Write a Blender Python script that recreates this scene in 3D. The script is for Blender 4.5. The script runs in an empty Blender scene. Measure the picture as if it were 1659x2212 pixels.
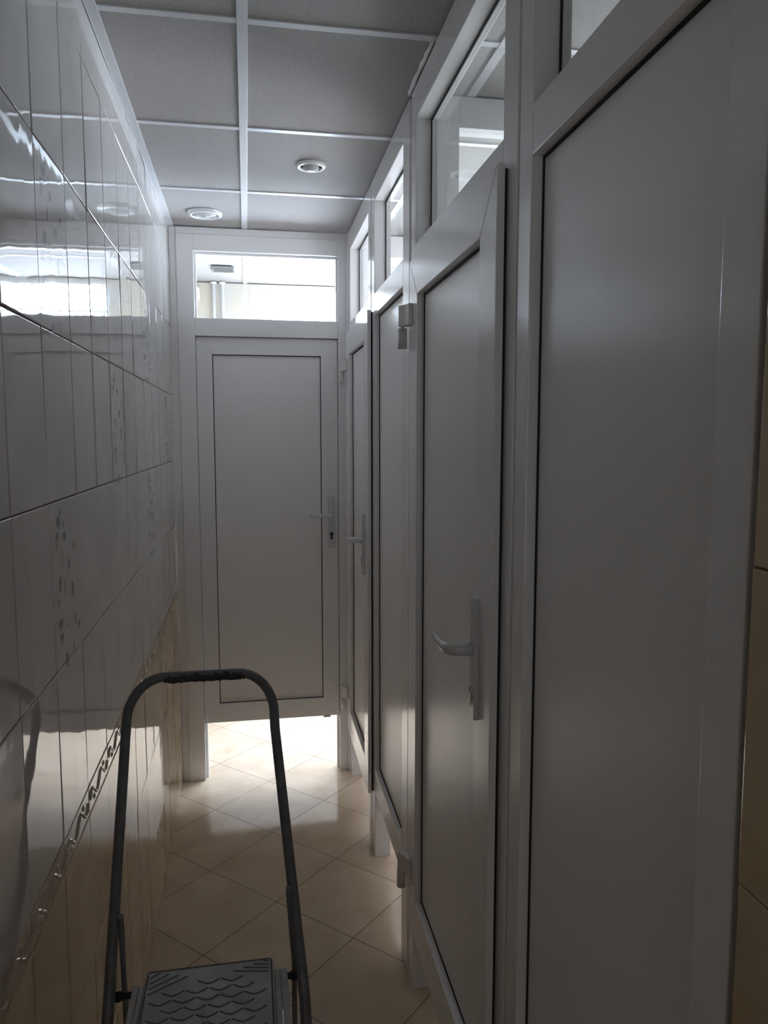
import bpy, bmesh, math, random
from mathutils import Vector, Matrix
random.seed(7)
S = bpy.context.scene
COL = S.collection

# ------------------------------------------------------------------ camera, world, light, exposure
F_PX, YAW, PITCH, CAM_Z = 1642.5, 0.1777, 0.1012, 1.6065
fw = Vector((math.sin(YAW)*math.cos(PITCH), math.cos(YAW)*math.cos(PITCH), -math.sin(PITCH)))
rt = Vector((math.cos(YAW), -math.sin(YAW), 0))
up = rt.cross(fw)
cd = bpy.data.cameras.new('camera'); cam = bpy.data.objects.new('camera', cd); COL.objects.link(cam)
cd.sensor_fit = 'HORIZONTAL'; cd.sensor_width = 36.0; cd.lens = F_PX/1659*36.0
cd.clip_start = 0.02; cd.clip_end = 60
m = Matrix((rt, up, -fw)).transposed().to_4x4(); m.translation = Vector((0, 0, CAM_Z))
cam.matrix_world = m
S.camera = cam

S.view_settings.view_transform = 'Standard'
S.view_settings.look = 'None'
S.view_settings.gamma = 1.0
S.view_settings.use_curve_mapping = False
S.view_settings.exposure = 1.03
S.cycles.use_denoising = True
S.cycles.max_bounces = 16
S.cycles.diffuse_bounces = 9
S.cycles.glossy_bounces = 8
S.cycles.transparent_max_bounces = 16
S.cycles.sample_clamp_indirect = 6.0

WINDOW_LIGHT = 9.8         # daylight in the frosted hall window
CUBICLE_LIGHT = 7.2        # daylight in the frosted window of the far cubicle
NEAR_CUBICLE_FILL = 2.6   # fill from an added, unseen window in the nearer cubicle
HALL_SIDE_FILL = 2.6      # fill from an added, unseen window lighting the hall back wall
REAR_FILL = 0.42            # dim fill from an added window out of view behind the camera
w = bpy.data.worlds.new('world'); S.world = w; w.use_nodes = True
w.node_tree.nodes['Background'].inputs[0].default_value = (0.75, 0.85, 1, 1)
w.node_tree.nodes['Background'].inputs[1].default_value = 0.0

# ------------------------------------------------------------------ room dimensions
XL, H, D, YH = -0.3195, 2.506, 3.502, 4.743     # left wall, ceiling, end partition, hall back wall
YB = -1.30                                      # rear wall behind the camera
XR0, SL = 0.442 - 0.012*1.7, 0.012              # cubicle fronts: x = XR0 + SL*y
XS = 1.75                                       # back wall of the cubicles

# ------------------------------------------------------------------ materials
def nd(nt, t, **kw):
    n = nt.nodes.new(t)
    for k, v in kw.items(): setattr(n, k, v)
    return n
def mat(name, col, rough=0.4, metal=0.0, spec=0.5, coat=0.0, coat_rough=0.05, noise=None, bump=None):
    M = bpy.data.materials.new(name); M.use_nodes = True; nt = M.node_tree
    b = nt.nodes['Principled BSDF']
    b.inputs['Base Color'].default_value = (*col, 1); b.inputs['Roughness'].default_value = rough
    b.inputs['Metallic'].default_value = metal; b.inputs['Specular IOR Level'].default_value = spec
    b.inputs['Coat Weight'].default_value = coat; b.inputs['Coat Roughness'].default_value = coat_rough
    tc = nd(nt, 'ShaderNodeTexCoord')
    if noise:
        sc, c2, det = noise
        n = nd(nt, 'ShaderNodeTexNoise'); n.inputs['Scale'].default_value = sc; n.inputs['Detail'].default_value = det
        n.inputs['Distortion'].default_value = 0.6
        nt.links.new(tc.outputs['Object'], n.inputs['Vector'])
        r = nd(nt, 'ShaderNodeValToRGB')
        r.color_ramp.elements[0].position = 0.35; r.color_ramp.elements[0].color = (*col, 1)
        r.color_ramp.elements[1].position = 0.68; r.color_ramp.elements[1].color = (*c2, 1)
        nt.links.new(n.outputs['Fac'], r.inputs['Fac']); nt.links.new(r.outputs['Color'], b.inputs['Base Color'])
    if bump:
        sc, st, dist = bump
        n = nd(nt, 'ShaderNodeTexNoise'); n.inputs['Scale'].default_value = sc; n.inputs['Detail'].default_value = 2
        nt.links.new(tc.outputs['Object'], n.inputs['Vector'])
        bp = nd(nt, 'ShaderNodeBump'); bp.inputs['Strength'].default_value = st; bp.inputs['Distance'].default_value = dist
        nt.links.new(n.outputs['Fac'], bp.inputs['Height']); nt.links.new(bp.outputs['Normal'], b.inputs['Normal'])
    return M
def emis(name, col, st):
    M = bpy.data.materials.new(name); M.use_nodes = True; b = M.node_tree.nodes['Principled BSDF']
    b.inputs['Base Color'].default_value = (.8, .8, .8, 1); b.inputs['Emission Color'].default_value = (*col, 1)
    b.inputs['Emission Strength'].default_value = st
    return M
def glass(name):
    M = bpy.data.materials.new(name); M.use_nodes = True; nt = M.node_tree
    nt.nodes.clear()
    out = nd(nt, 'ShaderNodeOutputMaterial'); mx = nd(nt, 'ShaderNodeMixShader')
    fr = nd(nt, 'ShaderNodeFresnel'); ge = nd(nt, 'ShaderNodeNewGeometry'); mr = nd(nt, 'ShaderNodeMapRange')
    mr.inputs['To Min'].default_value = 1.45; mr.inputs['To Max'].default_value = 1/1.45     # both faces of the thin pane act alike
    nt.links.new(ge.outputs['Backfacing'], mr.inputs['Value']); nt.links.new(mr.outputs[0], fr.inputs['IOR'])
    tr = nd(nt, 'ShaderNodeBsdfTransparent'); tr.inputs[0].default_value = (.96, .98, .97, 1)
    gl = nd(nt, 'ShaderNodeBsdfGlossy'); gl.inputs['Roughness'].default_value = 0.01
    nt.links.new(fr.outputs[0], mx.inputs[0]); nt.links.new(tr.outputs[0], mx.inputs[1]); nt.links.new(gl.outputs[0], mx.inputs[2])
    nt.links.new(mx.outputs[0], out.inputs[0])
    return M

M_PVC = mat('white_pvc', (.86, .85, .85), rough=.16, spec=.5, bump=(9, .12, .004))
M_PANEL = mat('white_infill_panel', (.88, .865, .86), rough=.30, spec=.5, bump=(5, .1, .004))
M_GASKET = mat('black_gasket', (.012, .012, .012), rough=.6)
M_GLASS = glass('clear_glass')
M_UPPER = mat('pearl_wall_tile', (.60, .585, .57), rough=.035, spec=.6, noise=(4.5, (.69, .67, .65), 4), bump=(8, .20, .0045))
M_LOWER = mat('tan_wall_tile', (.56, .43, .27), rough=.045, spec=.6, noise=(5, (.66, .53, .36), 4), bump=(8, .20, .0045))
M_LISTEL = mat('relief_border_tile', (.55, .48, .38), rough=.06, spec=.6, noise=(40, (.46, .38, .28), 2))
M_LEAF = mat('grey_leaf_print', (.23, .25, .26), rough=.06, noise=(60, (.32, .33, .33), 2))
M_LEAFB = mat('brown_leaf_print', (.36, .34, .30), rough=.06, noise=(60, (.46, .43, .39), 2))
M_GROUT = mat('brown_grout', (.20, .14, .10), rough=.8, noise=(30, (.28, .21, .16), 3))
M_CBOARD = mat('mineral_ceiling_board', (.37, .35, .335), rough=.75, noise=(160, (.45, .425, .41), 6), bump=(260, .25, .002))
M_TEE = mat('white_metal_tee', (.72, .73, .75), rough=.28, spec=.6)
M_WHITE = mat('white_plastic', (.78, .78, .78), rough=.25)
M_IVORY = mat('ivory_hinge_plastic', (.72, .69, .65), rough=.35)
M_HANDLE = mat('white_painted_handle', (.68, .68, .69), rough=.20, spec=.6)
M_CHROME = mat('chrome', (.75, .75, .77), rough=.15, metal=1)
M_DARK = mat('dark_slot', (.02, .018, .018), rough=.7)
M_TUBE = mat('dark_grey_painted_tube', (.125, .125, .13), rough=.42, noise=(40, (.165, .165, .17), 3))
M_FOAM = mat('black_foam_grip', (.06, .06, .064), rough=.9, bump=(90, .6, .003))
M_TREAD = mat('grey_plastic_tread', (.36, .355, .355), rough=.6, noise=(22, (.50, .50, .51), 5), bump=(200, .2, .001))
M_RIB = mat('dirty_tread_rib', (.15, .145, .14), rough=.75)
M_RUBBER = mat('black_rubber', (.02, .02, .02), rough=.8)
M_HALLTILE = mat('cream_marble_tile', (.57, .56, .545), rough=.12, noise=(3.2, (.57, .51, .41), 5))
M_WIN = emis('frosted_daylight_pane', (.70, .81, 1.0), WINDOW_LIGHT)
M_NEAR_FILL = emis('near_cubicle_fill_pane', (.84, .91, 1.0), NEAR_CUBICLE_FILL)
M_SIDE_FILL = emis('hall_side_fill_pane', (.62, .76, 1.0), HALL_SIDE_FILL)
M_REAR_FILL = emis('rear_fill_pane', (.95, .97, 1.0), REAR_FILL)
M_WIN2 = emis('frosted_cubicle_pane', (.84, .87, 1.0), CUBICLE_LIGHT)
M_GRILLE = mat('grey_metal_grille', (.15, .145, .14), rough=.6)
M_WALLP = mat('plain_plaster', (.45, .43, .40), rough=.8)
M_SEAL = mat('silicone_sealant', (.80, .80, .80), rough=.15)

def floor_material():
    M = bpy.data.materials.new('diagonal_floor_tile'); M.use_nodes = True; nt = M.node_tree
    b = nt.nodes['Principled BSDF']; L = nt.links.new
    tc = nd(nt, 'ShaderNodeTexCoord'); mp = nd(nt, 'ShaderNodeMapping')
    mp.vector_type = 'TEXTURE'
    T = 0.3313
    mp.inputs['Location'].default_value = (0.073, 3.442, 0); mp.inputs['Rotation'].default_value = (0, 0, math.radians(45))
    mp.inputs['Scale'].default_value = (T, T, 1)
    L(tc.outputs['Object'], mp.inputs['Vector'])
    sx = nd(nt, 'ShaderNodeSeparateXYZ'); L(mp.outputs[0], sx.inputs[0])
    def mth(op, a, bb=None, c=None):
        n = nd(nt, 'ShaderNodeMath', operation=op)
        for i, v in enumerate((a, bb, c)):
            if v is None: continue
            if isinstance(v, (int, float)): n.inputs[i].default_value = v
            else: L(v, n.inputs[i])
        return n.outputs[0]
    ds = []
    for k in ('X', 'Y'):
        fr = mth('FRACT', sx.outputs[k]); ds.append(mth('MINIMUM', fr, mth('SUBTRACT', 1.0, fr)))
    d = mth('MINIMUM', ds[0], ds[1])
    mask = nd(nt, 'ShaderNodeMapRange'); mask.interpolation_type = 'SMOOTHSTEP'
    mask.inputs['From Min'].default_value = 0.0032; mask.inputs['From Max'].default_value = 0.0062; L(d, mask.inputs['Value'])
    fl = nd(nt, 'ShaderNodeVectorMath', operation='FLOOR'); L(mp.outputs[0], fl.inputs[0])
    wn = nd(nt, 'ShaderNodeTexWhiteNoise'); L(fl.outputs[0], wn.inputs['Vector'])
    n1 = nd(nt, 'ShaderNodeTexNoise'); n1.inputs['Scale'].default_value = 7; n1.inputs['Detail'].default_value = 6
    L(tc.outputs['Object'], n1.inputs['Vector'])
    r = nd(nt, 'ShaderNodeValToRGB'); r.color_ramp.elements[0].color = (.52, .42, .30, 1); r.color_ramp.elements[1].color = (.63, .53, .40, 1)
    r.color_ramp.elements[0].position = .3; r.color_ramp.elements[1].position = .7
    f2 = mth('MULTIPLY_ADD', wn.outputs['Value'], 0.12, n1.outputs['Fac']); L(mth('SUBTRACT', f2, .06), r.inputs['Fac'])
    mx = nd(nt, 'ShaderNodeMix', data_type='RGBA'); L(mask.outputs[0], mx.inputs['Factor'])
    mx.inputs['A'].default_value = (.17, .11, .07, 1); L(r.outputs['Color'], mx.inputs['B']); L(mx.outputs['Result'], b.inputs['Base Color'])
    rr = nd(nt, 'ShaderNodeMapRange'); L(mask.outputs[0], rr.inputs['Value']); rr.inputs['To Min'].default_value = .7; rr.inputs['To Max'].default_value = .13
    L(rr.outputs[0], b.inputs['Roughness']); b.inputs['Specular IOR Level'].default_value = .55
    b.inputs['Coat Weight'].default_value = .3; b.inputs['Coat Roughness'].default_value = .06
    h = nd(nt, 'ShaderNodeTexNoise'); h.inputs['Scale'].default_value = 26; L(tc.outputs['Object'], h.inputs['Vector'])
    hh = mth('MULTIPLY_ADD', h.outputs['Fac'], 0.10, mask.outputs[0])
    bp = nd(nt, 'ShaderNodeBump'); bp.inputs['Strength'].default_value = .25; bp.inputs['Distance'].default_value = .002
    L(hh, bp.inputs['Height']); L(bp.outputs[0], b.inputs['Normal'])
    return M
M_FLOOR = floor_material()

# ------------------------------------------------------------------ mesh helpers
def new(): return bmesh.new()
def box(bm, x0, x1, y0, y1, z0, z1, bev=0.0, mi=0):
    vs = [bm.verts.new(p) for p in ((x0,y0,z0),(x1,y0,z0),(x1,y1,z0),(x0,y1,z0),(x0,y0,z1),(x1,y0,z1),(x1,y1,z1),(x0,y1,z1))]
    fs = [bm.faces.new([vs[i] for i in q]) for q in ((0,3,2,1),(4,5,6,7),(0,1,5,4),(1,2,6,5),(2,3,7,6),(3,0,4,7))]
    for f in fs: f.material_index = mi
    if bev > 0:
        es = list({e for f in fs for e in f.edges})
        r = bmesh.ops.bevel(bm, geom=es, offset=bev, segments=2, affect='EDGES', profile=.6)
        for f in r['faces']: f.material_index = mi
    return vs
def prism(bm, pts, axis, a0, a1, bev=0.0, mi=0):
    """extrude a polygon (2-D pts) along axis 'x','y' or 'z' from a0 to a1"""
    def P(p, a):
        return {'x': (a, p[0], p[1]), 'y': (p[0], a, p[1]), 'z': (p[0], p[1], a)}[axis]
    A = [bm.verts.new(P(p, a0)) for p in pts]; B = [bm.verts.new(P(p, a1)) for p in pts]
    n = len(pts); fs = [bm.faces.new(A[::-1]), bm.faces.new(B)]
    for i in range(n): fs.append(bm.faces.new((A[i], A[(i+1) % n], B[(i+1) % n], B[i])))
    for f in fs: f.material_index = mi
    bmesh.ops.recalc_face_normals(bm, faces=fs)
    if bev > 0:
        es = list({e for f in fs for e in f.edges})
        r = bmesh.ops.bevel(bm, geom=es, offset=bev, segments=2, affect='EDGES', profile=.6)
        for f in r['faces']: f.material_index = mi
def ring(bm, axis, o, i, a0, a1, bev=.002, gap=.00004, mi=0):
    """four mitred bars between rectangles o and i = (u0,u1,z0,z1), extruded along axis"""
    (u0,u1,z0,z1), (p0,p1,q0,q1) = o, i
    g = gap
    for q in (((u0,z0+g),(u0,z1-g),(p0,q1-g),(p0,q0+g)), ((u1,z1-g),(u1,z0+g),(p1,q0+g),(p1,q1-g)),
              ((u0+g,z1),(u1-g,z1),(p1-g,q1),(p0+g,q1)), ((u0+g,z0),(p0+g,q0),(p1-g,q0),(u1-g,z0))):
        prism(bm, list(q), axis, a0, a1, bev, mi)
def tube(bm, path, r, seg=16, closed=False, mi=0, ry=None, caps=True):
    pts = [Vector(p) for p in path]; n = len(pts); rings = []
    ref = None
    for k, p in enumerate(pts):
        t = (pts[min(k+1, n-1)] - pts[max(k-1, 0)]).normalized()
        if ref is None:
            a = Vector((0, 0, 1)) if abs(t.z) < .9 else Vector((0, 1, 0))
            ref = (a - t*a.dot(t)).normalized()
        else:
            ref = (ref - t*ref.dot(t)).normalized()
        s = t.cross(ref)
        rr = r[k] if isinstance(r, (list, tuple)) else r
        r2 = (ry[k] if isinstance(ry, (list, tuple)) else ry) if ry is not None else rr
        rings.append([bm.verts.new(p + ref*rr*math.cos(2*math.pi*j/seg) + s*r2*math.sin(2*math.pi*j/seg)) for j in range(seg)])
    fs = []
    for a, b in zip(rings, rings[1:]):
        for j in range(seg): fs.append(bm.faces.new((a[j], a[(j+1) % seg], b[(j+1) % seg], b[j])))
    if caps:
        fs.append(bm.faces.new(rings[0][::-1])); fs.append(bm.faces.new(rings[-1]))
    for f in fs: f.material_index = mi; f.smooth = len(f.verts) == 4
    bmesh.ops.recalc_face_normals(bm, faces=fs)
def lathe(bm, prof, c=(0, 0, 0), seg=40, mi=0, axis='z'):
    rings = []
    def P(r, z, a):
        q = (r*math.cos(a), r*math.sin(a), z)
        if axis == 'y': q = (q[0], q[2], q[1])
        return Vector(q) + Vector(c)
    for r, z in prof:
        if r < 1e-6: rings.append([bm.verts.new(P(0, z, 0))])
        else: rings.append([bm.verts.new(P(r, z, 2*math.pi*j/seg)) for j in range(seg)])
    fs = []
    for a, b in zip(rings, rings[1:]):
        for j in range(seg):
            k = (j+1) % seg
            q = [a[0] if len(a) == 1 else a[j], b[0] if len(b) == 1 else b[j], b[0] if len(b) == 1 else b[k], a[0] if len(a) == 1 else a[k]]
            u = []
            for v in q:
                if v not in u: u.append(v)
            if len(u) > 2: fs.append(bm.faces.new(u))
    for f in fs: f.material_index = mi; f.smooth = True
    bmesh.ops.recalc_face_normals(bm, faces=fs)
def obj(name, bm, mats, parent=None, smooth=False):
    me = bpy.data.meshes.new(name); bm.to_mesh(me); bm.free()
    for mm in (mats if isinstance(mats, (list, tuple)) else [mats]): me.materials.append(mm)
    if smooth:
        for p in me.polygons: p.use_smooth = True
    o = bpy.data.objects.new(name, me); COL.objects.link(o)
    if parent: o.parent = parent
    return o
def tag(o, label, cat, group=None):
    o['label'] = label; o['category'] = cat; o['kind'] = 'thing'
    if group: o['group'] = group
    return o
def thing(name, label, cat, loc=(0, 0, 0), rz=0.0, group=None):
    o = bpy.data.objects.new(name, None); COL.objects.link(o); o.location = loc; o.rotation_euler = (0, 0, rz)
    o.empty_display_size = .05
    return tag(o, label, cat, group)
def struct(o, label, cat):
    o['kind'] = 'structure'; o['label'] = label; o['category'] = cat
    return o
def root_struct(name, label, cat, loc=(0, 0, 0), rz=0.0):
    o = bpy.data.objects.new(name, None); COL.objects.link(o); o.location = loc; o.rotation_euler = (0, 0, rz)
    o.empty_display_size = .05
    return struct(o, label, cat)

# ------------------------------------------------------------------ floor, ceiling
X0, X1 = -1.0, 2.3
bm = new(); box(bm, X0-.1, X1+.1, YB-.1, YH+.1, -.08, 0)
struct(obj('floor', bm, M_FLOOR), 'glossy beige floor tiles laid diagonally', 'floor')

ceil = root_struct('ceiling', 'suspended ceiling of pale grey boards in a white grid', 'ceiling', (0, 0, H))
XM, TY0 = 0.0058, 1.7921                        # main runner, first tee seen
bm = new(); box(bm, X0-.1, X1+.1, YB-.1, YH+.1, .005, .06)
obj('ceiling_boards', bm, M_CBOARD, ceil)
bm = new()
ys = [TY0 + .6*k for k in range(-5, 5)]
xs = [XM + 1.2*k for k in range(0, 2)] + [XM - 1.2 + .6]
for xx in (XM-.6, XM, XM+.6, XM+1.2, XM+1.8):
    box(bm, xx-.012, xx+.012, YB, YH, 0, .012, .0008)
for yy in ys:
    for xx in (XM-1.2, XM-.6, XM, XM+.6, XM+1.2, XM+1.8):
        box(bm, max(xx+.0125, X0), min(xx+.5875, X1), yy-.011, yy+.011, .0012, .012, .0008)
obj('ceiling_grid', bm, M_TEE, ceil)
bm = new(); box(bm, XL, XL+.0235, YB, D, H-.0015, H+.004, .0005); box(bm, XL, XL+.0015, YB, D, H-.004, H)
struct(obj('trim_1', bm, M_TEE), 'white metal edge trim where ceiling meets the left wall', 'trim')

# ------------------------------------------------------------------ tiled walls
ZROWS = [0.0, .275, .565, .855, .913, 1.208, 1.494, 1.780, 2.076, 2.377, 2.506]
TW, TY = 0.2045, 1.1105
LEAVES = [(345,270,100,22,0,0),(332,380,150,50,0,8),(390,400,120,20,1,-4),(320,535,90,50,0,-25),(405,545,120,45,0,-10),(318,650,120,25,1,0),
 (515,650,110,35,1,10),(380,790,190,14,1,0),(462,865,145,46,0,6),(567,848,45,16,0,0),(362,1085,190,36,0,10),(415,1140,210,24,1,-3),
 (510,1170,215,36,0,0),(565,1060,60,20,1,0),(350,1300,100,40,1,-8),(375,1550,130,58,0,-8),(545,1530,155,26,0,9),(590,1590,115,40,0,-12),
 (460,1575,70,25,1,0),(390,1720,140,44,1,-5),(525,1860,180,22,1,-5),(450,1980,190,40,0,-10)]
def tile(bm, u0, u1, z0, z1, place, mi, rnd=1.0):
    """one pillow-edged tile; place(u,z,h) -> 3-D point with h out of the wall"""
    g, b, t = .0011, .0021, .0011
    ta, tb = random.uniform(-.0009, .0009)*rnd, random.uniform(-.0007, .0007)*rnd
    um, zm, wu, wz = (u0+u1)/2, (z0+z1)/2, (u1-u0)/2, (z1-z0)/2
    R = []
    for ins, h in ((g, 0.0), (g, .0022), (g+b*.35, .0030), (g+b, .0034)):
        row = []
        for su, sz in ((-1,-1),(1,-1),(1,1),(-1,1)):
            u, z = um+su*(wu-ins), zm+sz*(wz-ins)
            hh = h + (ta*su + tb*sz if h > 0 else 0)
            row.append(bm.verts.new(place(u, z, hh)))
        R.append(row)
    fs = [bm.faces.new(R[-1])]
    for a, b2 in zip(R, R[1:]):
        for k in range(4): fs.append(bm.faces.new((a[k], a[(k+1) % 4], b2[(k+1) % 4], b2[k])))
    for f in fs: f.material_index = mi; f.smooth = False
    return fs, (ta, tb, um, zm, wu, wz)
def tiled_wall(bm, ua, ub, place, decor=True, tan_below=3):
    k0 = math.floor((ua-TY)/TW); k1 = math.ceil((ub-TY)/TW)
    allf = []
    for k in range(k0, k1):
        u0, u1 = max(TY+k*TW, ua), min(TY+(k+1)*TW, ub)
        if u1-u0 < .01: continue
        for r in range(len(ZROWS)-1):
            z0, z1 = ZROWS[r], ZROWS[r+1]
            mi = 3 if r == 3 and decor else (2 if r < tan_below else 1)
            fs, (ta, tb, um, zm, wu, wz) = tile(bm, u0, u1, z0, z1, place, mi, rnd=.3 if r == 3 else 1.0)
            allf += fs
            on = (r == 5 and k % 6 == 1) or (r == 7 and k % 6 == 1) or (r == 6 and k % 6 == 4)
            if decor and on:
                for (px, py, ln, wd, kind, ang) in LEAVES:
                    xl = 230+(py-165)*.0517; xr = 560+(py-55)*.045
                    s = (px-xl)/(xr-xl); tp = 165-110*s; bt = 2100-280*s; t = (py-tp)/(bt-tp)
                    cu = u0+(u1-u0)*s; cz = z1-(z1-z0)*t
                    hl = ln*.286/1900/2; hw = wd*.2045/330/2*.8
                    a = math.radians(ang)
                    ring_v = []
                    for q in range(12):
                        th = 2*math.pi*q/12
                        lu, lz = hw*math.sin(th)*(1+.25*math.cos(th)), hl*math.cos(th)
                        uu = cu+lu*math.cos(a)+lz*math.sin(a)*1.3; zz = cz-lu*math.sin(a)+lz*math.cos(a)
                        h = .0034+ta*(uu-um)/wu+tb*(zz-zm)/wz+.00025
                        ring_v.append(bm.verts.new(place(uu, zz, h)))
                    f = bm.faces.new(ring_v); f.material_index = 4+kind; allf.append(f)
            if r == 3 and decor:      # relief scroll on the border strip
                prev = None
                for q in range(15):
                    f0 = q/14.0; uu = u0+.008+(u1-u0-.016)*f0
                    zz = zm+.013*math.sin(f0*4*math.pi)
                    if prev is not None:
                        n0, n1 = prev, (uu, zz)
                        d = Vector((n1[0]-n0[0], n1[1]-n0[1])).normalized()*.0035; nx, nz = -d.y, d.x
                        q4 = [(n0[0]-nx, n0[1]-nz, .0034), (n1[0]-nx, n1[1]-nz, .0034), (n1[0], n1[1], .0066), (n0[0], n0[1], .0066), (n0[0]+nx, n0[1]+nz, .0034), (n1[0]+nx, n1[1]+nz, .0034)]
                        v = [bm.verts.new(place(*p)) for p in q4]
                        for idx in ((0,1,2,3),(3,2,5,4)):
                            f = bm.faces.new([v[i] for i in idx]); f.material_index = 3; f.smooth = True; allf.append(f)
                    prev = (uu, zz)
                for c in (.25, .75):
                    uu, zz = u0+(u1-u0)*c, zm-.012*(1 if c < .5 else -1)
                    ctr = bm.verts.new(place(uu, zz, .0075)); rg = []
                    for q in range(8):
                        rg.append(bm.verts.new(place(uu+.009*math.cos(q*math.pi/4), zz+.007*math.sin(q*math.pi/4), .0034)))
                    for q in range(8):
                        f = bm.faces.new((ctr, rg[q], rg[(q+1) % 8])); f.material_index = 3; f.smooth = True; allf.append(f)
    return allf
WMATS = [M_GROUT, M_UPPER, M_LOWER, M_LISTEL, M_LEAF, M_LEAFB]
T0 = .0040     # tile thickness in front of the grout bed
bm = new()
box(bm, XL-.12, XL-T0, YB, D+.06, 0, H, mi=0)
tiled_wall(bm, YB, D, lambda u, z, h: (XL-T0+h, u, z))
struct(obj('wall_left', bm, WMATS), 'glossy tiled wall, pearl tiles with leaf prints above tan tiles', 'wall')

# tiled wall beside the nearest cubicle front (same courses)
def cub(y, off=0.0): return XR0 + SL*y + off
bm = new()
YN = 0.578
box(bm, cub(0, .006)+.0, cub(0, .006)+.12, YB, YN, 0, H, mi=0)
xw = cub(0, .006)
TYs = TY; TY = YN - 20*TW + .0
tiled_wall(bm, YB, YN, lambda u, z, h: (xw-h, u, z), decor=False, tan_below=7)
TY = TYs
o = struct(obj('wall_right', bm, WMATS), 'tiled wall beside the nearest cubicle panel', 'wall')
for f in o.data.polygons: pass
RX0, RX1, RZ0, RZ1 = -.28, .39, .85, 2.25
bm = new(); box(bm, XL-.12, RX0, YB-.1, YB, 0, H); box(bm, RX1, X1+.1, YB-.1, YB, 0, H)
box(bm, RX0, RX1, YB-.1, YB, 0, RZ0); box(bm, RX0, RX1, YB-.1, YB, RZ1, H)
win3 = root_struct('fill_window_3', 'added fill window behind the camera, brightening the corridor', 'window', (RX0, YB-.1, RZ0))
b2 = new(); ring(b2, 'y', (0, RX1-RX0, 0, RZ1-RZ0), (.04, RX1-RX0-.04, .04, RZ1-RZ0-.04), .02, .08)
obj('window_frame', b2, M_WHITE, win3)
b2 = new(); box(b2, .03, RX1-RX0-.03, .045, .050, .03, RZ1-RZ0-.03); obj('window_pane', b2, M_REAR_FILL, win3)
struct(obj('wall_rear', bm, M_WALLP), 'plain wall behind the camera', 'wall')
CY0, CY1, CZ0, CZ1 = 2.45, 3.42, 1.42, 2.32
NY0, NY1 = 1.30, 1.98
bm = new(); box(bm, XS, XS+.1, YB, NY0, 0, H); box(bm, XS, XS+.1, NY1, CY0, 0, H); box(bm, XS, XS+.1, NY0, NY1, 0, CZ0); box(bm, XS, XS+.1, NY0, NY1, CZ1, H); box(bm, XS, XS+.1, CY1, D, 0, H)
box(bm, XS, XS+.1, CY0, CY1, 0, CZ0); box(bm, XS, XS+.1, CY0, CY1, CZ1, H)
box(bm, 1.15, XS, YB, 2.059, 0, 1.36); box(bm, 1.15, XS, 2.121, D-.001, 0, 1.36)  # added ledge, out of view, keeps the cubicle window light off the floor
struct(obj('wall_cubicles', bm, M_HALLTILE), 'back wall of the cubicles with an added light-blocking ledge', 'wall')
win2 = root_struct('window_2', 'frosted window of the far cubicle', 'window', (XS, CY0, CZ0))
bm = new(); ring(bm, 'x', (0, CY1-CY0, 0, CZ1-CZ0), (.05, CY1-CY0-.05, .05, CZ1-CZ0-.05), .02, .08)
obj('window_frame', bm, M_WHITE, win2)
bm = new(); box(bm, .05, .056, .04, CY1-CY0-.04, .04, CZ1-CZ0-.04); obj('window_pane', bm, M_WIN2, win2)
win4 = root_struct('fill_window_4', 'added unseen fill window brightening the nearer cubicle', 'window', (XS, NY0, CZ0))
bm = new(); ring(bm, 'x', (0, NY1-NY0, 0, CZ1-CZ0), (.05, NY1-NY0-.05, .05, CZ1-CZ0-.05), .02, .08)
obj('window_frame', bm, M_WHITE, win4)
bm = new(); box(bm, .05, .056, .04, NY1-NY0-.04, .04, CZ1-CZ0-.04); obj('window_pane', bm, M_NEAR_FILL, win4)

# ------------------------------------------------------------------ hall behind the end door
bm = new()
WX0, WX1, WZ0, WZ1 = .115, 1.75, 1.0, 2.486
box(bm, X0, WX0, YH, YH+.1, 0, H); box(bm, WX1, X1, YH, YH+.1, 0, H)
box(bm, WX0, WX1, YH, YH+.1, 0, WZ0); box(bm, WX0, WX1, YH, YH+.1, WZ1, H)
struct(obj('wall_hall', bm, M_HALLTILE), 'cream marbled wall of the bright hall beyond the end door', 'wall')
bm = new(); box(bm, X0-.1, X0, D, YH+.1, 0, H)
struct(obj('wall_hall_left', bm, M_HALLTILE), 'left side wall of the hall', 'wall')
SY0, SY1, SZ0, SZ1 = 3.70, 4.62, .70, 2.30
bm = new(); box(bm, X1, X1+.1, D, SY0, 0, H); box(bm, X1, X1+.1, SY1, YH+.1, 0, H)
box(bm, X1, X1+.1, SY0, SY1, 0, SZ0); box(bm, X1, X1+.1, SY0, SY1, SZ1, H)
win5 = root_struct('fill_window_5', 'added unseen fill window lighting the hall from its right end', 'window', (X1, SY0, SZ0))
b2 = new(); ring(b2, 'x', (0, SY1-SY0, 0, SZ1-SZ0), (.05, SY1-SY0-.05, .05, SZ1-SZ0-.05), .02, .08)
obj('window_frame', b2, M_WHITE, win5)
b2 = new(); box(b2, .05, .056, .04, SY1-SY0-.04, .04, SZ1-SZ0-.04); obj('window_pane', b2, M_SIDE_FILL, win5)
struct(obj('wall_hall_right', bm, M_HALLTILE), 'right side wall of the hall', 'wall')
bm = new(); box(bm, X0, XL-.12, D, D+.06, 0, H); box(bm, XS, X1, D, D+.06, 0, H)
struct(obj('wall_hall_front', bm, M_HALLTILE), 'hall wall around the end partition', 'wall')
win = root_struct('window_1', 'bright frosted window in the hall', 'window', (WX0, YH, WZ0))
bm = new()
ring(bm, 'y', (0, WX1-WX0, 0, WZ1-WZ0), (.05, WX1-WX0-.05, .05, WZ1-WZ0-.012), .02, .08)
box(bm, .05, WX1-WX0-.05, .025, .07, 2.322-WZ0, 2.334-WZ0, .002)

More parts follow.
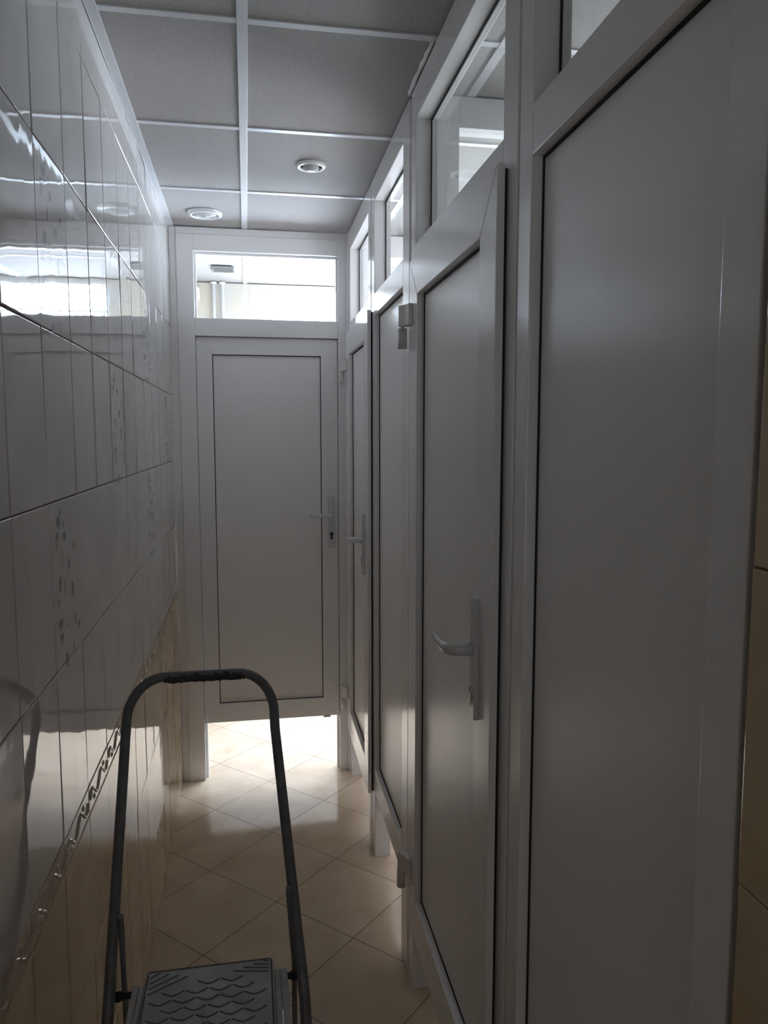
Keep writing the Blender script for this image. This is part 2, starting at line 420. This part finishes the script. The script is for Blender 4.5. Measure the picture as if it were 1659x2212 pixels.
obj('window_frame', bm, M_WHITE, win)
bm = new(); box(bm, .04, WX1-WX0-.04, .05, .056, .04, WZ1-WZ0-.01)
obj('window_pane', bm, M_WIN, win)
# grout line and corner strip of the hall wall
bm = new(); box(bm, X0, WX0-.02, YH-.0008, YH, 2.374, 2.3775); box(bm, .03, .0335, YH-.0015, YH, 1.2, H-.002)
struct(obj('trim_2', bm, mat('pale_grout', (.62, .54, .42), .7)), 'grout lines on the hall wall', 'trim')

# ------------------------------------------------------------------ end partition with door
JX0, JX1 = -.2161, .4166
FX1 = XR0+SL*D-.004
d1 = root_struct('door_1', 'white end door with panel, lever handle and glazed transom above', 'door', (0, D, 0))
bm = new()
box(bm, XL+.0005, XL+.030, .004, .058, 0, H-.001, .001)              # filler strip by the wall
box(bm, XL+.0305, JX0, 0, .06, 0, H-.030, .002)                       # left jamb
box(bm, JX1, FX1+.03, 0, .06, 0, H-.030, .002)                        # right jamb
box(bm, XL+.0305, FX1+.03, .003, .058, H-.0295, H-.001, .001)         # filler under the ceiling
box(bm, JX0, JX1, 0, .06, 2.406, H-.0302, .002)                       # head
box(bm, JX0, JX1, 0, .06, 2.041, 2.118, .002)                         # transom bar
box(bm, JX0, JX0+.012, .035, .058, .0, 2.041, .001); box(bm, JX1-.012, JX1, .035, .058, 0, 2.041, .001)
box(bm, JX0, JX1, .035, .058, 2.026, 2.042, .001)
ring(bm, 'y', (JX0, JX1, 2.118, 2.406), (JX0+.009, JX1-.006, 2.122, 2.397), .030, .056, .001)   # glazing bead
obj('frame', bm, M_PVC, d1)
bm = new(); box(bm, JX0+.006, JX1-.004, .040, .044, 2.120, 2.400)
obj('transom_pane', bm, M_GLASS, d1)
LZ0, LZ1 = .2685, 2.038
bm = new()
ring(bm, 'y', (JX0+.002, JX1-.003, LZ0, LZ1), (-.1456, .3386, .357, 1.963), .016, .034, .0015)
leaf = obj('leaf', bm, M_PVC, d1)
bm = new(); ring(bm, 'y', (-.150, .343, .352, 1.968), (-.1425, .3355, .360, 1.960), .0262, .030, 0)
obj('gasket', bm, M_GASKET, leaf)
bm = new(); box(bm, -.148, .341, .0285, .0335, .354, 1.966)
obj('infill_panel', bm, M_PANEL, leaf)
bm = new(); box(bm, .338, .372, .018, .03, LZ0-.009, LZ0-.0005, .001)
obj('bottom_catch', bm, M_CHROME, leaf)

def keyhole(bm, face_axis, c, d, mi=0):
    """euro-profile keyhole boss; c = centre of the round part, d = outward direction (+1/-1) along face_axis"""
    def disc(cz, r, z2=None):
        pts = [(c[0]+r*math.cos(a*math.pi/8), cz+r*math.sin(a*math.pi/8)) for a in range(16)]
        return pts
    pts = []
    r, r2, hgt = .0085, .005, .021
    for a in range(-7, 24):
        th = math.radians(-55 + a*(290/23)) if a >= 0 else None
        if th is not None: pts.append((c[0]+r*math.cos(th), c[1]+r*math.sin(th)))
    for a in range(0, 9):
        th = math.radians(180+a*22.5); pts.append((c[0]+r2*math.cos(th), c[1]-hgt+r2*math.sin(th)))
    prism(bm, pts, face_axis, d[0], d[1], 0, mi)
def lever_handle(parent, face, axis, u, z0, z1, zl, zk, side, out, lever_len, proud_key):
    """backplate + lever + keyhole. axis: 'x' (door plane normal x) or 'y'. face: plane coordinate; out=-1 towards the viewer side"""
    f = face
    def P(h, uu, z): return (f+out*h, uu, z) if axis == 'x' else (uu, f+out*h, z)
    a, b = sorted((f, f+out*.010))
    bm = new()
    if axis == 'x': box(bm, a, b, u-.0155, u+.0155, z0, z1, .0025)
    else: box(bm, u-.0155, u+.0155, a, b, z0, z1, .0025)
    plate = obj('handle_plate', bm, M_HANDLE, parent)
    bm = new()
    path = [(.008, 0), (.030, 0), (.043, side*.002), (.052, side*.009), (.057, side*.022), (.058, side*.045), (.058, side*.08), (.056, side*lever_len)]
    rz_ = [.0125, .0115, .0112, .0108, .0100, .0092, .0085, .0078]; ry_ = [.0105, .0095, .009, .0085, .0075, .0068, .0065, .006]
    tube(bm, [P(h, u+du, zl) for h, du in path], rz_, 18, ry=ry_)
    obj('lever', bm, M_HANDLE, parent)
    bm = new(); d0, d1_ = sorted((f+out*.0095, f+out*(.0106+proud_key)))
    keyhole(bm, axis, (u, zk), (d0, d1_))
    k = obj('lock_cylinder', bm, M_CHROME if proud_key > .001 else M_DARK, parent)
    if proud_key > .001:
        bm = new(); e0, e1 = sorted((f+out*(.0104+proud_key), f+out*(.0112+proud_key)))
        if axis == 'x': box(bm, e0, e1, u-.001, u+.001, zk-.005, zk+.005)
        else: box(bm, u-.001, u+.001, e0, e1, zk-.005, zk+.005)
        k2 = obj('key_slot', bm, M_DARK, parent)
    return plate
hd = bpy.data.objects.new('door_handle', None); COL.objects.link(hd); hd.parent = d1; hd.empty_display_size = .03
lever_handle(hd, .016, 'y', .382, 1.084, 1.321, 1.237, 1.146, -1, -1, .105, 0.0)

# right-hand part of the end partition, closing the far cubicle
we = root_struct('wall_end', 'white partition with glazed fanlight closing the far cubicle', 'wall', (0, D, 0))
ex0, ex1 = FX1+.066, XS
bm = new()
box(bm, ex0, ex0+.07, 0, .06, 0, H-.001, .002); box(bm, ex1-.07, ex1, 0, .06, 0, H-.001, .002)
box(bm, ex0+.07, ex1-.07, 0, .06, 2.41, H-.001, .002); box(bm, ex0+.07, ex1-.07, 0, .06, 2.041, 2.118, .002)
box(bm, ex0+.07, ex1-.07, 0, .06, .26, .345, .002)
obj('frame', bm, M_PVC, we)
bm = new(); box(bm, ex0+.068, ex1-.068, .03, .034, 2.116, 2.412); obj('fanlight_pane', bm, M_GLASS, we)
bm = new(); box(bm, ex0+.068, ex1-.068, .018, .042, .343, 2.043); obj('infill_panel', bm, M_PANEL, we)

# corner post between end partition and cubicle fronts
bm = new(); box(bm, FX1-.004, FX1+.030, D-.030, D-.0006, 0, H-.001, .003)
struct(obj('trim_4', bm, M_PVC), 'white corner post between end door and cubicle fronts', 'trim')

# ------------------------------------------------------------------ cubicle fronts
RZ = -math.atan(SL)
def front_root(name, label, cat, y0, group):
    return thing(name, label, cat, (XR0+SL*y0, y0, 0), RZ, group)
ZG0, ZG1 = 2.105, 2.422
def fanlight(root, a, b):
    bm = new(); ring(bm, 'x', (a-.004, b+.004, ZG0-.004, ZG1+.004), (a+.006, b-.006, ZG0+.006, ZG1-.006), .0400, .0425, 0)
    obj('fanlight_gasket', bm, M_GASKET, root)
    bm = new(); box(bm, .0425, .0465, a-.003, b+.003, ZG0-.003, ZG1+.003)
    obj('fanlight_pane', bm, M_GLASS, root)
def hinge(root, y, z, names='hinge'):
    """two-piece hinge: faceted flag on the leaf above, round barrel below"""
    bm = new()
    prism(bm, [(-.020, y-.052), (-.020, y-.006), (-.026, y+.002), (-.047, y+.005), (-.050, y-.006), (-.036, y-.030), (-.032, y-.052)], 'z', z+.004, z+.058, .003)
    h = obj(names, bm, M_IVORY, root)
    bm = new(); tube(bm, [(-.037, y+.004, z-.052), (-.037, y+.004, z)], .0122, 20)
    tube(bm, [(-.037, y+.004, z-.001), (-.037, y+.004, z+.006)], .005, 12)
    obj('barrel', bm, M_IVORY, h)
def front_fixed(name, label, y0, y1, near, far, group):
    r = front_root(name, label, 'cubicle panel', y0, group); w_ = y1-y0
    a, b = near, w_-far
    bm = new()
    box(bm, 0, .06, 0, a, 0, H-.001, .002); box(bm, 0, .06, b, w_, 0, H-.001, .002)
    for z0, z1 in ((ZG1, H-.001), (2.030, ZG0), (.255, .345)): box(bm, 0, .06, a+.0003, b-.0003, z0, z1, .002)
    obj('frame', bm, M_PVC, r)
    fanlight(r, a, b)
    bm = new(); ring(bm, 'x', (a-.004, b+.004, .341, 2.034), (a+.004, b-.004, .350, 2.025), .0175, .0205, 0)
    obj('panel_gasket', bm, M_GASKET, r)
    bm = new(); box(bm, .0200, .044, a-.003, b+.003, .342, 2.033)
    obj('infill_panel', bm, M_PANEL, r)
    return r
def front_door(name, label, y0, y1, near, far, l0, l1, group):
    """l0,l1: door leaf extent along the front (world y), leaf overlapping the frame by a proud flange"""
    r = front_root(name, label, 'cubicle door', y0, group); w_ = y1-y0
    a, b = near, w_-far; l0 -= y0; l1 -= y0
    bm = new()
    box(bm, 0, .06, 0, a, 0, H-.001, .002); box(bm, 0, .06, b, w_, 0, H-.001, .002)
    for z0, z1 in ((ZG1, H-.001), (2.022, ZG0)): box(bm, 0, .06, a+.0003, b-.0003, z0, z1, .002)
    obj('frame', bm, M_PVC, r)
    fanlight(r, a, b)
    o = (l0, l1, .235, 2.055); i = (l0+.098, l1-.098, .345, 1.957)
    bm = new()
    ring(bm, 'x', o, i, -.020, -.006, .002)
    ring(bm, 'x', (a+.005, b-.005, .249, 2.016), i, -.0058, .040, 0)
    lf = obj('leaf', bm, M_PVC, r)
    bm = new(); ring(bm, 'x', (l0+.006, l1-.006, .241, 2.049), (l0+.02, l1-.02, .255, 2.035), -.006, -.0005, 0)
    obj('leaf_gasket', bm, M_GASKET, lf)
    bm = new(); ring(bm, 'x', (i[0]-.003, i[1]+.003, i[2]-.003, i[3]+.003), (i[0]+.004, i[1]-.004, i[2]+.005, i[3]-.005), -.0025, .0005, 0)
    obj('panel_gasket', bm, M_GASKET, lf)
    bm = new(); box(bm, 0, .022, i[0]-.002, i[1]+.002, i[2]-.002, i[3]+.002)
    obj('infill_panel', bm, M_PANEL, lf)
    hh = bpy.data.objects.new('door_handle', None); COL.objects.link(hh); hh.parent = r; hh.empty_display_size = .03
    lever_handle(hh, -.020, 'x', l0+.082, 1.074, 1.306, 1.207, 1.130, 1, -1, .112, .003)
    hinge(r, l1, 1.884); hinge(r, l1, .385)
    return r
G1, G2 = 'doors of the cubicles', 'fixed panels of the cubicle fronts'
front_fixed('cubicle_screen', 'widest fixed white panel in the foreground beside the tiled right wall', .590, 1.205, .058, .056, G2)
front_door('cubicle_entrance', 'nearer white cubicle door with lever handle, next to the foreground panel', 1.216, 2.070, .073, .055, 1.257, 1.995, G1)
front_fixed('cubicle_screen', 'fixed white panel with glazed top between the two cubicle doors', 2.098, 2.790, .090, .065, G2)
front_door('cubicle_entrance', 'farther white cubicle door with lever handle, next to the end door', 2.808, 3.468, .060, .042, 2.765, 3.430, G1)
# recessed connector posts between the units
for k, (a, b) in enumerate(((1.2052, 1.2158), (2.0702, 2.0978), (2.7902, 2.8078))):
    bm = new(); box(bm, .010, .055, 0, b-a, 0, H-.001)
    o = obj('trim_%d' % (5+k), bm, M_PVC); o.location = (XR0+SL*a, a, 0); o.rotation_euler = (0, 0, RZ)
    struct(o, 'recessed white joint strip between two cubicle fronts', 'trim')

# divider between the two cubicles
dv = root_struct('wall_divider', 'white partition with glazed fanlight between the two cubicles', 'wall', (0, 2.060, 0))
c0 = cub(2.07)+.064; c1 = XS
c2 = 1.15
bm = new()
box(bm, c0, c0+.065, 0, .06, 0, H-.001, .002); box(bm, c1-.07, c1, 0, .06, 0, H-.001, .002)
for z0, z1 in ((2.425, H-.001), (2.035, 2.10), (.26, .345)): box(bm, c0+.0653, c1-.0703, 0, .06, z0, z1, .002)
obj('frame', bm, M_PVC, dv)
bm = new(); box(bm, c0+.063, c1-.068, .03, .034, 2.098, 2.428); obj('fanlight_pane', bm, M_GLASS, dv)
bm = new(); box(bm, c0+.063, c1-.068, .018, .042, .343, 2.037); obj('infill_panel', bm, M_PANEL, dv)

# sealant smear where the nearer door frame meets the ceiling
bm = new(); pts = []
for k in range(15):
    y = 1.80+.02*k; pts.append((cub(y)-.007+random.uniform(-.002, .002), y, H+.002+random.uniform(-.001, .001)))
tube(bm, pts, [.004+random.uniform(0, .003) for _ in pts], 8)
struct(obj('trim_3', bm, M_SEAL), 'white sealant bead along the ceiling edge', 'trim')

# ------------------------------------------------------------------ ceiling fittings
def downlight(x, y, label):
    t = thing('downlight', label, 'ceiling light', (x, y, H), 0, 'recessed ceiling spotlights')
    bm = new(); lathe(bm, [(.036, .004), (.036, -.001), (.038, -.006), (.046, -.0055), (.050, -.002), (.050, .0045)])
    obj('bezel', bm, M_WHITE, t)
    bm = new(); lathe(bm, [(.0355, .004), (.034, -.001), (.033, .004)]); obj('shadow_gap', bm, M_DARK, t)
    bm = new(); lathe(bm, [(0, -.017), (.012, -.0165), (.022, -.013), (.027, -.007), (.028, .004)])
    o = obj('lamp', bm, mat('lamp_face', (.50, .49, .48), .4), t); o.rotation_euler = (math.radians(10), 0, 0)
    return t
downlight(.229, 2.665, 'round white spotlight in the ceiling of the corridor')
downlight(-.150, 3.945, 'round spotlight in the hall ceiling, seen through the transom')
t = thing('ceiling_vent', 'round white ceiling vent with concentric rings near the end door', 'vent', (-.152, 3.300, H))
bm = new(); lathe(bm, [(.050, .004), (.051, -.007), (.058, -.009), (.069, -.005), (.0705, .0045)], seg=48); obj('rim', bm, M_WHITE, t)
bm = new()
for rr in (.010, .018, .026, .034, .042):
    dz = (.050-rr)*.16; lathe(bm, [(rr, -.003), (rr+.0008, -.009-dz), (rr+.0026, -.0095-dz), (rr+.0034, -.004)], seg=40)
lathe(bm, [(0, -.0165), (.006, -.016), (.007, -.006)], seg=24)
obj('vent_rings', bm, M_WHITE, t)
bm = new(); lathe(bm, [(0, -.003), (.049, -.003), (.049, .003)], seg=40); obj('vent_throat', bm, mat('vent_shadow', (.06, .06, .065), .6), t)
t = thing('ceiling_grille', 'small grey rectangular grille on the hall ceiling', 'vent', (-.110, 4.340, H))
bm = new(); ring(bm, 'z', (-.058, .058, -.072, .072), (-.050, .050, -.064, .064), -.006, -.0005, .001); obj('grille_frame', bm, M_GRILLE, t)
bm = new()
for k in range(9): box(bm, -.050, .050, -.060+.0145*k, -.053+.0145*k, -.005, -.001)
box(bm, -.051, .051, -.065, .065, -.0015, -.0004); obj('slats', bm, M_GRILLE, t)

# ------------------------------------------------------------------ hall fittings
for x, lb in ((-.178, 'left of two thin white pipes on the hall wall'), (-.127, 'right of two thin white pipes on the hall wall')):
    bm = new(); tube(bm, [(0, 0, 0), (0, 0, H-.0005)], .0105, 16)
    lathe(bm, [(.0106, H-.012), (.018, H-.010), (.019, H-.001)], seg=20)
    o = obj('pipe', bm, M_WHITE); o.location = (x, YH-.024, 0); tag(o, lb, 'pipe', 'pipes on the hall wall')
t = thing('wall_fitting', 'white rounded box high on the hall wall left of the pipes', 'wall box', (-.330, YH, 2.390))
bm = new(); box(bm, -.06, .072, -.06, -.001, 0, .085, .022); obj('housing', bm, M_WHITE, t, smooth=True)
bm = new(); box(bm, .044, .047, -.0615, -.0598, .018, .036); obj('mark', bm, M_DARK, t)

# ------------------------------------------------------------------ step ladder
OX, OY = -.090, 1.12
t = thing('step_ladder', 'grey folding step ladder with tubular hoop handrail on the tiled floor', 'step ladder', (OX, OY, 0))
def LP(x, y, z): return (x-OX, y-OY, z)
TR, ZT, RC, PZ = .0094, 1.1256, .070, .6966      # tube radius, hoop height, corner radius, platform height
def rail_y(z): return 1.466+(z-1.0344)*.72 if z > .64 else 1.182+(z-.64)*.30
def railx(z, s):
    if s < 0: return -.238 if z > .64 else -.238-.012*(.64-z)/.64
    if z > 1.0344: return .0442
    return .0442+.0350*(1.0344-z)/.3694 if z > .64 else .0816+.012*(.64-z)/.64
lowz = [.02, .25, .50, .66, .76, .86, .96, 1.03]
path = [LP(railx(z, -1), rail_y(z), z) for z in lowz]
zc = ZT-RC
xl, xr = railx(1.05, -1), railx(1.05, 1)
def arc(cx, a0, a1):
    out = []
    for k in range(12):
        a = math.radians(a0+(a1-a0)*k/11); z = zc+RC*math.sin(a)
        out.append(LP(cx+RC*math.cos(a), rail_y(z), z))
    return out
path += arc(xl+RC, 172, 90) + [LP(xl+RC+.035, rail_y(ZT), ZT), LP(xr-RC-.035, rail_y(ZT), ZT)] + arc(xr-RC, 90, 8)
path += [LP(railx(z, 1), rail_y(z), z) for z in lowz[::-1]]
bm = new(); tube(bm, path, TR, 20); rail = obj('handrail', bm, M_TUBE, t)
bm = new(); n = 30; gp = []; gr = []                       # worn foam grip, torn underneath
for k in range(n):
    x = xl+.066+(xr-xl-.122)*k/(n-1)
    gp.append(LP(x, rail_y(ZT), ZT-.0018-.0018*random.random())); gr.append((.0095 if k in (0, n-1) else .0104)+random.uniform(-.0003, .0008))
tube(bm, gp, gr, 16); obj('foam_grip', bm, M_FOAM, rail)
for s in (-1, 1):
    bm = new(); tube(bm, [LP(railx(.03, s), rail_y(.03), .030), LP(railx(0, s), rail_y(0), .0005)], .0118, 14); obj('foot_cap', bm, M_RUBBER, rail)
# platform tread with raised wave pattern
bm = new()
px0, px1, py0, py1 = -.184, .0292, 1.000, 1.261
box(bm, px0-OX, px1-OX, py0-OY, py1-OY, PZ-.018, PZ, .005)
box(bm, px0-.020-OX, px0-.001-OX, py0-OY+.01, 1.238-OY, PZ-.026, PZ-.005, .004)     # side wings
box(bm, px1+.001-OX, px1+.023-OX, py0-OY+.01, 1.238-OY, PZ-.026, PZ-.005, .004)
def ribp(pts, hw=.0017, h=.0018):
    for (xa, ya), (xb, yb) in zip(pts, pts[1:]):
        d = Vector((xb-xa, yb-ya)); nrm = Vector((-d.y, d.x)).normalized()*hw
        v = [bm.verts.new((xx-OX+sx*nrm.x, yy-OY+sx*nrm.y, PZ+zz)) for xx, yy in ((xa, ya), (xb, yb)) for sx, zz in ((-1, -.0005), (0, h), (1, -.0005))]
        for q in ((0, 1, 4, 3), (1, 2, 5, 4)):
            f = bm.faces.new([v[i] for i in q]); f.material_index = 1
for r_i in range(12):
    yy = 1.216-.0188*r_i; ph = r_i % 2
    for c in range(6):
        xa = px0+.012+c*.0380+(.019 if ph else 0)
        if xa+.035 > px1-.006 or (r_i == 0 and (c < 2 or c > 3)): continue
        ribp([(xa, yy+.007), (xa+.009, yy+.001), (xa+.0175, yy-.0022), (xa+.026, yy+.001), (xa+.035, yy+.007)])
for k in range(4):
    ribp([(px1-.008, 1.226+.0085*k), (px1-.068+.017*k, 1.237+.006*k)])
    ribp([(px0+.008, 1.204+.0125*k), (px0+.070-.016*k, 1.238+.0052*k)])
ribp([(px0+.005, py1-.003), (px1-.005, py1-.003)]); ribp([(px0+.004, py0+.01), (px0+.004, py1-.005)]); ribp([(px1-.004, py0+.01), (px1-.004, py1-.005)])
plat = obj('platform', bm, [M_TREAD, M_RIB], t)
for x in (px0-.0085, px1+.011):
    bm = new(); tube(bm, [LP(x, py0+.02, PZ-.0035), LP(x, 1.231, PZ-.0035)], .0016, 8); obj('edge_strip', bm, M_CHROME, plat)
for s in (-1, 1):                                          # pivots between platform and rails
    xa = railx(PZ, s); xb = px0-.016 if s < 0 else px1+.019; yb = rail_y(PZ)+.004; zb = PZ-.013
    bm = new(); tube(bm, [LP(xa-s*.009, yb, zb), LP(xb, yb, zb)], .0052, 12)
    lathe(bm, [(.0001, -.004), (.008, -.004), (.009, 0), (.008, .004), (.0001, .004)], c=LP(xa-s*.013, yb, zb), seg=16)
    obj('pivot_bolt', bm, M_RUBBER, t)
for s, ztop in ((-1, .792), (1, .812)):                     # rear legs pivoted on the inside of the rails
    x = railx(.76, s)-s*.0125; xf = railx(.66, s)-s*.0125
    bm = new(); tube(bm, [LP(x, 1.277, ztop), LP(xf, 1.287, .66), LP(xf, 1.335, .012)], .0058, 14, ry=.0047)
    lg = obj('rear_leg', bm, M_TUBE, t)
    bm = new(); tube(bm, [LP(xf, 1.3337, .030), LP(xf, 1.336, .0005)], .0092, 12); obj('foot_cap', bm, M_RUBBER, lg)
bm = new(); tube(bm, [LP(railx(.66, -1)+.0125, 1.328, .10), LP(railx(.66, 1)-.0125, 1.328, .10)], .005, 12); obj('rear_crossbar', bm, M_TUBE, t)
for zs in (.232, .465):                                     # lower steps
    ys_ = rail_y(zs); bm = new()
    box(bm, railx(zs, -1)+.012-OX, railx(zs, 1)-.012-OX, ys_-.085-OY, ys_+.006-OY, zs-.018, zs, .004)
    box(bm, railx(zs, -1)+.002-OX, railx(zs, 1)-.002-OX, ys_-.006-OY, ys_+.006-OY, zs-.030, zs-.017, .003)
    obj('lower_step', bm, M_TREAD, t)
